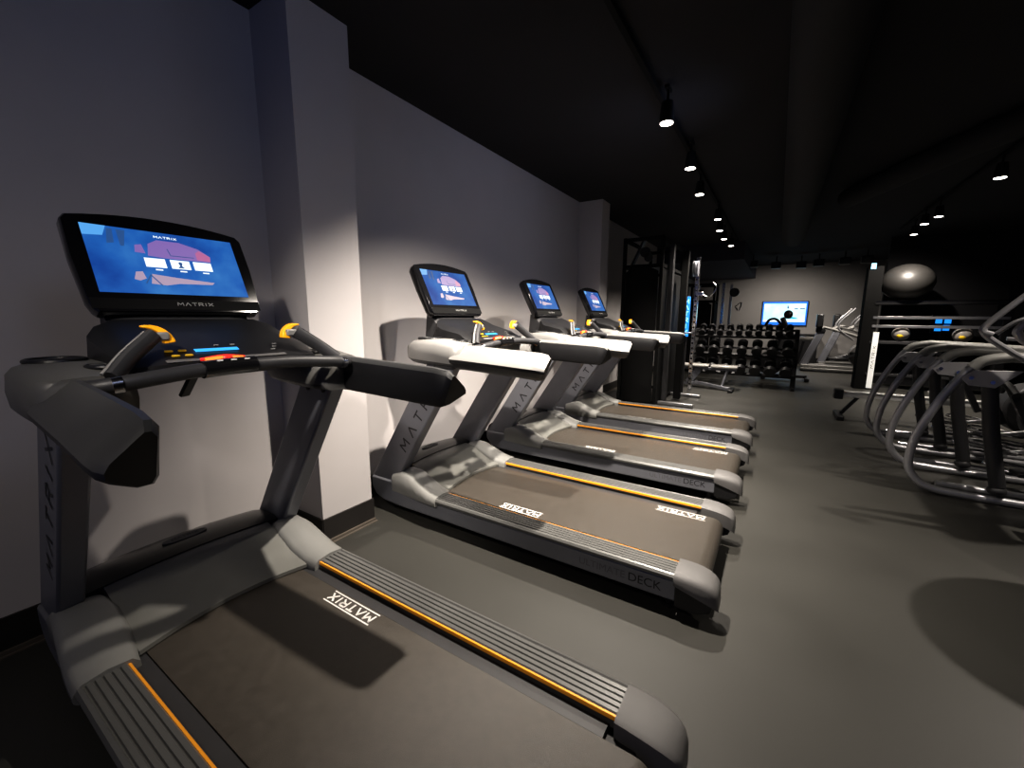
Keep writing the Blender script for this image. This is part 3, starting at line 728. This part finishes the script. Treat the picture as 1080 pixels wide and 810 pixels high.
for ti, (n, rad, hl) in enumerate(((7, 0.098, 0.085), (7, 0.090, 0.075), (10, 0.062, 0.05))):
    z, dy = tiers[ti]
    lab = ['big round black dumbbell on the bottom tier of the dumbbell rack', 'round black dumbbell with chrome handle on the middle tier of the rack', 'small black dumbbell with chrome handle on the top tier of the rack'][ti]
    grp = ['dumbbells on the bottom tier', 'dumbbells on the middle tier', 'dumbbells on the top tier'][ti]
    base = None
    for k in range(n):
        x = RX0 + 0.13 + (RX1 - RX0 - 0.26) * k / (n - 1)
        off = Matrix.Rotation(TILT, 3, 'X') @ Vector((0, 0, rad - 0.003))
        if base is None: base = make_dumbbell(rad, hl, lab, grp); o = base
        else: o = copy_tree(base)
        o.location = (x, RY + dy + off.y, z + off.z); o.rotation_euler = (TILT, 0, 0)

# weight bench in front of the rack
wb = empty('weight_bench', (1.45, 8.75, 0), 'flat weight bench with glare-toned pale pad in front of the dumbbell rack', 'bench')
wo = (1.45, 8.75, 0)
MB().box((1.05, 8.78, 0.43), (0.85, 0.27, 0.05)).build('pad', M['pad'], wb, org=wo, bevel=0.02, bseg=3)
MB().box((1.74, 8.78, 0.425), (0.46, 0.27, 0.05)).build('pad', M['pad'], wb, org=wo, bevel=0.02, bseg=3)
mb = MB().bar((0.75, 8.78, 0.375), (1.95, 8.78, 0.375), 0.06, 0.05).bar((1.30, 8.78, 0.36), (1.12, 8.74, 0.08), 0.07, 0.12).bar((0.80, 8.78, 0.06), (1.30, 8.72, 0.08), 0.06, 0.06).bar((1.25, 8.74, 0.10), (1.88, 8.55, 0.04), 0.07, 0.06).bar((1.80, 8.72, 0.36), (1.74, 8.62, 0.06), 0.04, 0.04)
mb.build('bench_frame', M['frame'], wb, org=wo, bevel=0.006)
MB().box((1.90, 8.55, 0.025), (0.08, 0.42, 0.05)).build('foot', M['black'], wb, org=wo, bevel=0.01)
MB().box((0.78, 8.78, 0.025), (0.08, 0.42, 0.05)).build('foot', M['black'], wb, org=wo, bevel=0.01)

# ------------------------------------------------------------------ far wall: television, cabinet, speakers
tv = empty('television', (2.64, YF - 0.03, 1.14), 'wall-mounted television glowing pale blue on the far wall', 'television')
to = (2.64, YF - 0.03, 1.14)
TX0, TX1, TZ0, TZ1 = 2.085, 3.235, 1.13, 1.83
MB().box(((TX0 + TX1) / 2, YF - 0.035, (TZ0 + TZ1) / 2), (TX1 - TX0 + 0.04, 0.05, TZ1 - TZ0 + 0.04)).build('casing', M['black'], tv, org=to, bevel=0.006)
mb = MB(); O = (TX0, YF - 0.0605, TZ0); U = (TX1 - TX0, 0, 0); V = (0, 0, TZ1 - TZ0)
mb.quad(O, U, V, 0, 0, 1, 1, 1, 0.0005); mb.quad(O, U, V, 0.03, 0.13, 0.97, 0.92, 0, 0.002)
mb.poly(O, U, V, [(0.53, 0.30), (0.60, 0.42), (0.68, 0.36), (0.78, 0.31), (0.82, 0.27), (0.53, 0.27)], 2, 0.003)
mb.poly(O, U, V, [(0.56, 0.72), (0.60, 0.70), (0.58, 0.84), (0.56, 0.84)], 3, 0.003)
mb.quad(O, U, V, 0.72, 0.68, 0.80, 0.72, 3, 0.003); mb.quad(O, U, V, 0.84, 0.68, 0.95, 0.72, 3, 0.003)
mb.quad(O, U, V, 0.03, 0.13, 0.97, 0.22, 4, 0.003)
mb.build('screen', [M['tv'], M['tvblue'], M['tvteal'], M['scrdark'], M['tile']], tv, org=to, fixn=False)
cb = empty('media_cabinet', (3.05, 15.1, 0), 'low black cabinet against the far wall under the television', 'cabinet')
MB().box((3.05, 15.15, 0.42), (1.0, 0.5, 0.84)).build('body', M['dkgrey'], cb, org=(3.05, 15.1, 0), bevel=0.01)
MB().box((3.05, 15.15, 0.86), (1.06, 0.54, 0.03)).build('top', M['black'], cb, org=(3.05, 15.1, 0), bevel=0.004)
for i in (-1, 1): MB().box((3.05 + i * 0.25, 14.892, 0.42), (0.47, 0.015, 0.76)).build('door', M['black'], cb, org=(3.05, 15.1, 0), bevel=0.004)
base = None
for i, (x, y, z, w) in enumerate(((1.85, 12.6, 2.62, 0.24), (2.35, 13.2, 2.72, 0.2), (2.9, 13.4, 2.70, 0.22), (3.25, 13.1, 2.70, 0.18), (3.75, 13.0, 2.72, 0.14), (4.15, 12.9, 2.66, 0.22))):
    if base is None:
        base = empty('ceiling_speaker', (0, 0, 0), 'x', 'speaker', 'black speakers hung near the far wall')
        MB().box((0, 0, 0), (0.22, 0.2, 0.16)).build('cabinet', M['black'], base, bevel=0.012)
        MB().cyl((0, 0, 0.07), (0, 0, 0.23), 0.014, 10).build('stem', M['black'], base)
        MB().cyl((0, -0.102, 0), (0, -0.106, 0), 0.06, 20).build('grille', M['dkgrey'], base)
        o = base
    else: o = copy_tree(base)
    o.location = (x, y, 2.70)
    o['label'] = 'black box speaker hanging from the ceiling near the far wall, %s from the left' % ordn[i]

# ------------------------------------------------------------------ dark exercise bike before the television
eb = empty('exercise_bike', (2.75, 10.9, 0), 'black exercise bike silhouetted against the bright television', 'exercise bike')
eo = (2.75, 10.9, 0)
def E_(mb, n, m_, **k): return mb.build(n, m_, eb, org=eo, **k)
E_(MB().box((2.35, 10.9, 0.05), (0.08, 0.5, 0.06)), 'foot', M['black'], bevel=0.01)
E_(MB().box((3.15, 10.9, 0.05), (0.08, 0.5, 0.06)), 'foot', M['black'], bevel=0.01)
E_(MB().bar((2.35, 10.9, 0.09), (3.15, 10.9, 0.09), 0.08, 0.06).bar((2.42, 10.9, 0.1), (2.62, 10.9, 1.0), 0.08, 0.06).bar((2.55, 10.9, 0.62), (2.95, 10.9, 0.35), 0.08, 0.07).bar((2.9, 10.9, 0.1), (3.02, 10.9, 0.85), 0.07, 0.05), 'bike_frame', M['black'], bevel=0.006)
E_(MB().cyl((2.45, 10.86, 0.36), (2.45, 10.94, 0.36), 0.26, 32), 'flywheel', M['iron'], bevel=0.01)
E_(MB().box((3.05, 10.9, 0.92), (0.28, 0.18, 0.07)).box((2.95, 10.9, 0.92), (0.2, 0.08, 0.05)), 'saddle', M['pad'], bevel=0.03, bseg=3)
E_(MB().tube([(2.62, 10.9, 1.0), (2.58, 10.8, 1.2), (2.48, 10.66, 1.32), (2.36, 10.62, 1.30), (2.3, 10.62, 1.18)], 0.025, 10).tube([(2.62, 10.9, 1.0), (2.58, 11.0, 1.2), (2.48, 11.14, 1.32), (2.36, 11.18, 1.30), (2.3, 11.18, 1.18)], 0.025, 10), 'handlebar', M['black'])
E_(MB().box((2.66, 10.9, 1.20), (0.10, 0.28, 0.34), rot=Matrix.Rotation(-0.4, 3, 'Y')), 'console', M['black'], bevel=0.03, bseg=3)
E_(MB().ball((2.70, 10.9, 1.42), 0.085, 18, 12, sc=(1, 1, 1.1)), 'fan_head', M['black'])
E_(MB().cyl((2.78, 10.78, 0.42), (2.78, 11.02, 0.42), 0.09, 20).bar((2.78, 10.76, 0.42), (2.84, 10.76, 0.25), 0.03, 0.02).box((2.85, 10.70, 0.23), (0.1, 0.1, 0.03)), 'crank', M['dkgrey'], bevel=0.004)

# ------------------------------------------------------------------ row of silver tube-framed trainers on the right
def make_trainer(label):
    r = empty('elliptical_trainer', (4.3, 0, 0), label, 'elliptical trainer', 'silver tube-framed trainers in the right row')
    org = (4.3, 0, 0)
    def B(mb, n, m_, p=r, **k): return mb.build(n, m_, p, org=org, **k)
    B(MB().tube([(4.95, 0, 0.034), (4.13, 0, 0.034), (3.80, 0, 0.038), (3.66, 0, 0.048), (3.57, 0, 0.085), (3.505, 0, 0.17), (3.490, 0, 0.28), (3.515, 0, 0.47), (3.600, 0, 0.72), (3.685, 0, 0.90), (3.735, 0, 0.985), (3.80, 0, 1.045), (3.90, 0, 1.075), (4.05, 0, 1.08), (5.0, 0, 1.03)], 0.0285, 16), 'frame_tube', M['tube'])
    B(MB().tube([(3.745, 0.0, 0.995), (3.80, 0.0, 1.050), (3.90, 0.0, 1.078), (4.05, 0.0, 1.080), (5.0, 0.0, 1.030)], 0.041, 14, sy=0.9), 'hand_grip', M['grey'])
    pl = B(MB().prism([(3.685, 0.925), (3.745, 0.985), (3.99, 0.995), (3.865, 0.865), (3.73, 0.875)], 'y', -0.052, -0.040), 'side_plate', M['plate'], bevel=0.003)
    mb = MB()
    for x, z in ((3.735, 0.93), (3.845, 0.905)): B(MB().cyl((x, -0.052, z), (x, -0.064, z), 0.013, 12), 'bolt', M['chrome'], pl)
    B(MB().tube([(3.85, 0.0, 0.89), (3.90, 0.0, 0.55), (3.985, 0.0, 0.14)], 0.044, 14, smooth=False), 'support_post', M['dkgrey'])
    B(MB().ball((3.985, 0.0, 0.11), 0.052, 16, 10, sc=(1, 1, .8)), 'pivot', M['dkgrey'])
    # second floor rail and cross members
    B(MB().tube([(3.72, 0.22, 0.03), (4.0, 0.22, 0.03), (4.9, 0.22, 0.03)], 0.026, 12), 'floor_rail', M['tube'])
    B(MB().box((4.40, 0.11, 0.03), (0.05, 0.26, 0.045)).box((4.75, 0.11, 0.03), (0.05, 0.26, 0.045)), 'cross_member', M['dkgrey'], bevel=0.005)
    # pedal arm with stirrup loop
    for s, dx in ((0, 0.0), (1, 0.30)):
        y = 0.17 + s * 0.20
        pa = B(MB().tube([(4.02 + dx, y - 0.05, 0.25), (3.95 + dx, y, 0.26), (4.02 + dx, y + 0.05, 0.27), (4.25 + dx, y + 0.05, 0.24), (4.36 + dx, y, 0.22), (4.25 + dx, y - 0.05, 0.22), (4.02 + dx, y - 0.05, 0.25)], 0.012, 8), 'foot_loop', M['chrome'])
        B(MB().box((4.18 + dx, y, 0.215), (0.30, 0.10, 0.02)), 'foot_plate', M['dkgrey'], bevel=0.005)
        B(MB().bar((4.3 + dx, y, 0.22), (4.85, y, 0.38), 0.035, 0.03), 'pedal_arm', M['steel'], bevel=0.004)
    B(MB().cyl((4.85, 0.10, 0.42), (4.85, 0.42, 0.42), 0.27, 32), 'flywheel_cover', M['dkgrey'], bevel=0.03, bseg=3)
    B(MB().bar((4.45, 0.25, 0.35), (4.25, 0.25, 0.78), 0.05, 0.05).tube([(4.25, 0.1, 0.72), (4.22, 0.25, 0.80), (4.25, 0.4, 0.72)], 0.03, 10), 'lever', M['black'])
    B(MB().bar((4.95, 0.25, 0.5), (4.92, 0.25, 1.02), 0.07, 0.06), 'mast', M['bezel'], bevel=0.01)
    return r
tr0 = make_trainer('nearest silver tube-framed trainer of the right row, with bolted grey plate')
tr0.location = (4.3, 4.33, 0)
dup(tr0, (4.3, 5.0, 0), 'second nearest silver tube-framed trainer in the row on the right')
dup(tr0, (4.3, 5.6, 0), 'third nearest silver tube-framed trainer in the row on the right')
dup(tr0, (4.3, 6.2, 0), 'farthest silver tube-framed trainer of the right row, beside the rowing rail')

# elliptical with diamond handlebars
def make_elliptical(name, label):
    r = empty(name, (0, 0, 0), label, 'elliptical trainer', 'elliptical trainers with diamond handlebars')
    def B(mb, n, m_, p=r, **k): return mb.build(n, m_, p, **k)
    for s in (-1, 1):
        B(MB().tube([(0.05, s * 0.24, 1.24), (0.0, s * 0.25, 1.28), (0.10, s * 0.25, 1.42), (0.30, s * 0.24, 1.66)], 0.020, 10).tube([(0.0, s * 0.25, 1.28), (0.06, s * 0.25, 1.20), (0.42, s * 0.24, 0.93)], 0.020, 10), 'handlebar', M['tube'])
        B(MB().tube([(0.05, s * 0.19, 1.25), (0.14, s * 0.17, 1.34), (0.26, s * 0.15, 1.37), (0.38, s * 0.12, 1.37)], 0.014, 8).tube([(0.10, s * 0.18, 1.22), (0.42, s * 0.14, 1.21)], 0.013, 8).ring((0.27, s * 0.16, 1.29), 0.075, 0.017, 20, 8, mat3=Matrix.Rotation(PI / 2, 3, 'X')), 'inner_grip', M['tube'])
        B(MB().bar((0.35, s * 0.20, 0.25), (1.30, s * 0.20, 0.42), 0.05, 0.04), 'pedal_arm', M['steel'], bevel=0.004)
        B(MB().box((0.45, s * 0.20, 0.30), (0.38, 0.14, 0.03)), 'pedal', M['black'], bevel=0.006)
    B(MB().ball((0.42, 0, 1.36), 0.05, 14, 10), 'cup_holder', M['yellow'])
    B(MB().bar((0.42, 0, 0.98), (0.62, 0, 1.32), 0.14, 0.4).box((0.5, 0, 1.55), (0.06, 0.46, 0.30)), 'console', M['black'], bevel=0.02)
    B(MB().bar((0.55, 0, 1.1), (0.75, 0, 0.1), 0.1, 0.12), 'mast', M['frame'], bevel=0.01)
    B(MB().box((1.05, 0, 0.05), (1.1, 0.10, 0.06)).box((0.95, 0, 0.03), (0.08, 0.6, 0.06)).box((1.55, 0, 0.03), (0.08, 0.6, 0.06)), 'base', M['tube'], bevel=0.008)
    B(MB().cyl((1.25, -0.13, 0.45), (1.25, 0.13, 0.45), 0.36, 36), 'flywheel_cover', M['dkgrey'], bevel=0.03, bseg=3)
    return r
el = make_elliptical('elliptical_trainer', 'elliptical trainer with diamond-shaped silver handlebars at the right edge')
el.location = (3.735, 3.98, 0)

bs = empty('shadow_ball_stand', (4.09, 3.13, 0), 'unseen slim stand added to carry the shadow-casting ball, beside the right aisle', 'shadow caster')  # unseen stand and ball, added to cast the right floor shadow
bo = (4.09, 3.13, 0)
MB().cyl((4.09, 3.13, 0.02), (4.09, 3.13, 0.86), 0.022, 14).build('shadow_stand_pole', M['black'], bs, org=bo)
MB().cyl((4.09, 3.13, 0.0), (4.09, 3.13, 0.025), 0.20, 28).build('foot', M['black'], bs, org=bo, bevel=0.006)  # foot of the unseen stand added for the shadow-casting ball
MB().ring((4.09, 3.13, 0.90), 0.14, 0.015, 28, 8).bar((3.96, 3.13, 0.89), (4.22, 3.13, 0.89), 0.02, 0.02).bar((4.09, 3.00, 0.89), (4.09, 3.26, 0.89), 0.02, 0.02).build('ring', M['black'], bs, org=bo)
xb = MB().ball((0, 0, 0), 0.275, 40, 24).build('exercise_ball', M['ball']); xb.location = (4.09, 3.13, 1.145)  # out-of-view ball, added only for its shadow on the floor
tag(xb, 'unseen shadow-casting ball added on a stand beside the nearest trainer', 'exercise ball')

# rowing machine: long low rail pointing to the aisle
rw = empty('rowing_machine', (4.1, 7.1, 0), 'rowing machine with long low pale rail reaching into the aisle', 'rowing machine')
wo = (4.1, 7.1, 0)
def R_(mb, n, m_, **k): return mb.build(n, m_, rw, org=wo, **k)
R_(MB().box((4.35, 7.12, 0.33), (2.0, 0.07, 0.07)).box((4.35, 7.12, 0.372), (2.0, 0.10, 0.012)), 'rail', M['pale'], bevel=0.006)
R_(MB().box((3.31, 7.12, 0.33), (0.10, 0.13, 0.13)), 'end_bumper', M['black'], bevel=0.01)
R_(MB().bar((3.52, 7.12, 0.30), (3.36, 7.12, 0.06), 0.05, 0.04).box((3.34, 7.12, 0.03), (0.08, 0.46, 0.06)), 'rear_foot', M['black'], bevel=0.008)
R_(MB().box((4.35, 7.12, 0.42), (0.28, 0.26, 0.06)), 'seat', M['pad'], bevel=0.02, bseg=3)
R_(MB().box((4.75, 7.0, 0.36), (0.30, 0.12, 0.03), rot=Matrix.Rotation(-0.6, 3, 'Y')).box((4.75, 7.26, 0.36), (0.30, 0.12, 0.03), rot=Matrix.Rotation(-0.6, 3, 'Y')), 'foot_rest', M['black'], bevel=0.005)
R_(MB().cyl((5.45, 7.02, 0.40), (5.45, 7.24, 0.40), 0.30, 32), 'flywheel_housing', M['dkgrey'], bevel=0.03, bseg=3)
R_(MB().box((5.45, 7.12, 0.04), (0.10, 0.6, 0.08)), 'front_foot', M['black'], bevel=0.01)

# ------------------------------------------------------------------ storage rack with balls
sr = empty('storage_rack', (4.75, 10.4, 0), 'tall black storage rack behind the trainers, white strip on its post', 'rack')
so = (4.75, 10.4, 0)
def S_(mb, n, m_, **k): return mb.build(n, m_, sr, org=so, **k)
S_(MB().box((3.98, 10.45, 1.15), (0.22, 0.30, 2.30)), 'upright', M['bezel'], bevel=0.01)
S_(MB().box((5.75, 10.45, 0.95), (0.12, 0.30, 1.90)), 'upright', M['black'], bevel=0.01)
S_(MB().box((4.10, 10.28, 0.56), (0.085, 0.012, 1.06)), 'front_strip', M['whitestrip'], bevel=0.002)['label'] = 'white lettered strip'
mb = MB()
logo(mb, (4.10, 10.2725, 0.62), (0, 0, 1), (-1, 0, 0), 0.42, 0.04, 0.008)
S_(mb, 'strip_lettering', M['print_dim'], fixn=False)
for z, m_ in ((1.62, 'black'), (1.36, 'steel'), (1.20, 'steel'), (0.90, 'dkgrey'), (0.30, 'dkgrey')):
    S_(MB().box((4.9, 10.30, z), (1.75, 0.03, 0.05)).box((4.9, 10.62, z), (1.75, 0.03, 0.05)), 'shelf_bar', M[m_], bevel=0.004)
S_(MB().box((4.9, 10.46, 0.93), (1.72, 0.30, 0.012)), 'shelf', M['dkgrey'])
S_(MB().box((4.9, 10.46, 1.655), (1.72, 0.36, 0.015)), 'top_shelf', M['gloss'])
S_(MB().ring((4.45, 10.46, 1.675), 0.20, 0.02, 28, 8), 'ball_ring', M['black'])
S_(MB().box((3.93, 10.28, 2.30), (0.07, 0.02, 0.10)), 'status_light', M['bluetext'])
tag(MB().ball((0, 0, 0), 0.36, 48, 28, sc=(1.05, 1.05, 0.90)).build('exercise_ball', M['ball']), 'large dark exercise ball shining on top of the storage rack', 'exercise ball').location = (4.45, 10.42, 2.00)
def medball(x, z, lab, r=0.13):
    b = MB().ball((0, 0, 0), r, 28, 18).build('medicine_ball', M['medball'])
    MB().ball((-r * .15, -r * 0.72, -r * .25), r * 0.42, 20, 12, sc=(1.0, .7, .8)).build('marking', M['yellow'], b)
    b.location = (x, 10.42, z); tag(b, lab, 'medicine ball', 'medicine balls on the storage rack')
medball(4.47, 1.066, 'pale medicine ball with yellow marking, left one on the rack shelf')
medball(5.28, 1.066, 'pale medicine ball with yellow marking, right one on the rack shelf')
scn = empty('wall_screen', (5.1, 10.8, 1.3), 'small blue lit screen behind the shelves of the storage rack', 'screen')
MB().box((5.12, 10.82, 1.25), (0.36, 0.03, 0.34)).build('casing', M['black'], scn, org=(5.1, 10.8, 1.3), bevel=0.004)
mb = MB()
for x, z in ((5.04, 1.31), (5.16, 1.31), (5.04, 1.17), (5.15, 1.18)): mb.box((x, 10.802, z), (0.09, 0.004, 0.10))
mb.build('picture', M['bluesign'], scn, org=(5.1, 10.8, 1.3))
MB().box((5.12, 10.82, 0.55), (0.06, 0.04, 1.1)).build('stand', M['black'], scn, org=(5.1, 10.8, 1.3))

# ------------------------------------------------------------------ far ellipticals
def far_elliptical(x, y, lab):
    r = empty('elliptical_trainer', (x, y, 0), lab, 'elliptical trainer', 'elliptical trainers by the far wall')
    def B(mb, n, m_, p=r, **k): return mb.build(n, m_, p, **k)
    B(MB().bar((0.05, 0, 0.12), (0.36, 0, 1.02), 0.16, 0.16), 'mast', M['frame'], bevel=0.02)
    B(MB().box((0.30, 0, 1.28), (0.14, 0.30, 0.34)).box((0.34, 0, 1.05), (0.2, 0.2, 0.14)), 'console', M['black'], bevel=0.03)
    for s in (-1, 1):
        B(MB().tube([(0.38, s * 0.26, 1.12), (0.8, s * 0.28, 1.00), (1.25, s * 0.26, 0.84)], 0.035, 10), 'side_rail', M['silver'])
        B(MB().tube([(0.55, s * 0.2, 1.05), (0.72, s * 0.2, 1.15), (0.85, s * 0.2, 1.13)], 0.022, 8), 'grip', M['silver'])
        B(MB().tube([(0.98, s * 0.3, 0.82), (0.66, s * 0.3, 1.15), (0.95, s * 0.3, 1.58)], 0.022, 10), 'handlebar', M['tube'])
        B(MB().bar((0.6, s * 0.16, 0.30), (1.5, s * 0.16, 0.62), 0.06, 0.05), 'pedal_arm', M['steel'], bevel=0.004)
        B(MB().box((0.75, s * 0.16, 0.34), (0.4, 0.14, 0.05)), 'pedal', M['black'], bevel=0.006)
    B(MB().box((0.8, 0.0, 0.14), (1.6, 0.5, 0.06)).box((0.8, -0.27, 0.07), (1.6, 0.05, 0.05)), 'base', M['silver'], bevel=0.01)
    B(MB().bar((0.15, 0, 0.12), (0.0, 0, 0.02), 0.3, 0.05), 'foot', M['black'])
    B(MB().cyl((1.25, -0.13, 0.45), (1.25, 0.13, 0.45), 0.3, 32), 'flywheel_cover', M['cap'], bevel=0.02)
    return r
f1 = far_elliptical(3.12, 13.2, 'nearer elliptical trainer at the far end, its front post right of the television')
far_elliptical(3.55, 14.2, 'elliptical trainer standing behind the nearer one by the far wall')

# ------------------------------------------------------------------ extra lights
def point(loc, e, col, r=0.1):
    l = bpy.data.lights.new('led', 'POINT'); l.energy = e; l.color = col; l.shadow_soft_size = r
    o = bpy.data.objects.new('led_lamp', l); COL.objects.link(o); o.location = loc; return o
W = bpy.data.worlds.new('world'); SC.world = W; W.use_nodes = True
W.node_tree.nodes['Background'].inputs['Color'].default_value = (0.24, 0.31, 0.85, 1)
W.node_tree.nodes['Background'].inputs['Strength'].default_value = 0.095

# ------------------------------------------------------------------ camera
cam = bpy.data.cameras.new('camera'); co = bpy.data.objects.new('camera', cam); COL.objects.link(co)
f = 438.24; pitch, yaw, roll = (math.radians(a) for a in (9.246, 32.287, 0.272))
F = Vector((-math.sin(yaw) * math.cos(pitch), math.cos(yaw) * math.cos(pitch), -math.sin(pitch)))
R0 = Vector((math.cos(yaw), math.sin(yaw), 0)); U0 = R0.cross(F)
R1 = math.cos(roll) * R0 + math.sin(roll) * U0; U1 = -math.sin(roll) * R0 + math.cos(roll) * U0
mtx = Matrix((R1, U1, -F)).transposed().to_4x4(); mtx.translation = Vector((2.522, 0, 1.352))
co.matrix_world = mtx
cam.sensor_width = 36; cam.sensor_fit = 'HORIZONTAL'; cam.lens = f * 36 / 1080; cam.clip_start = 0.02
SC.camera = co
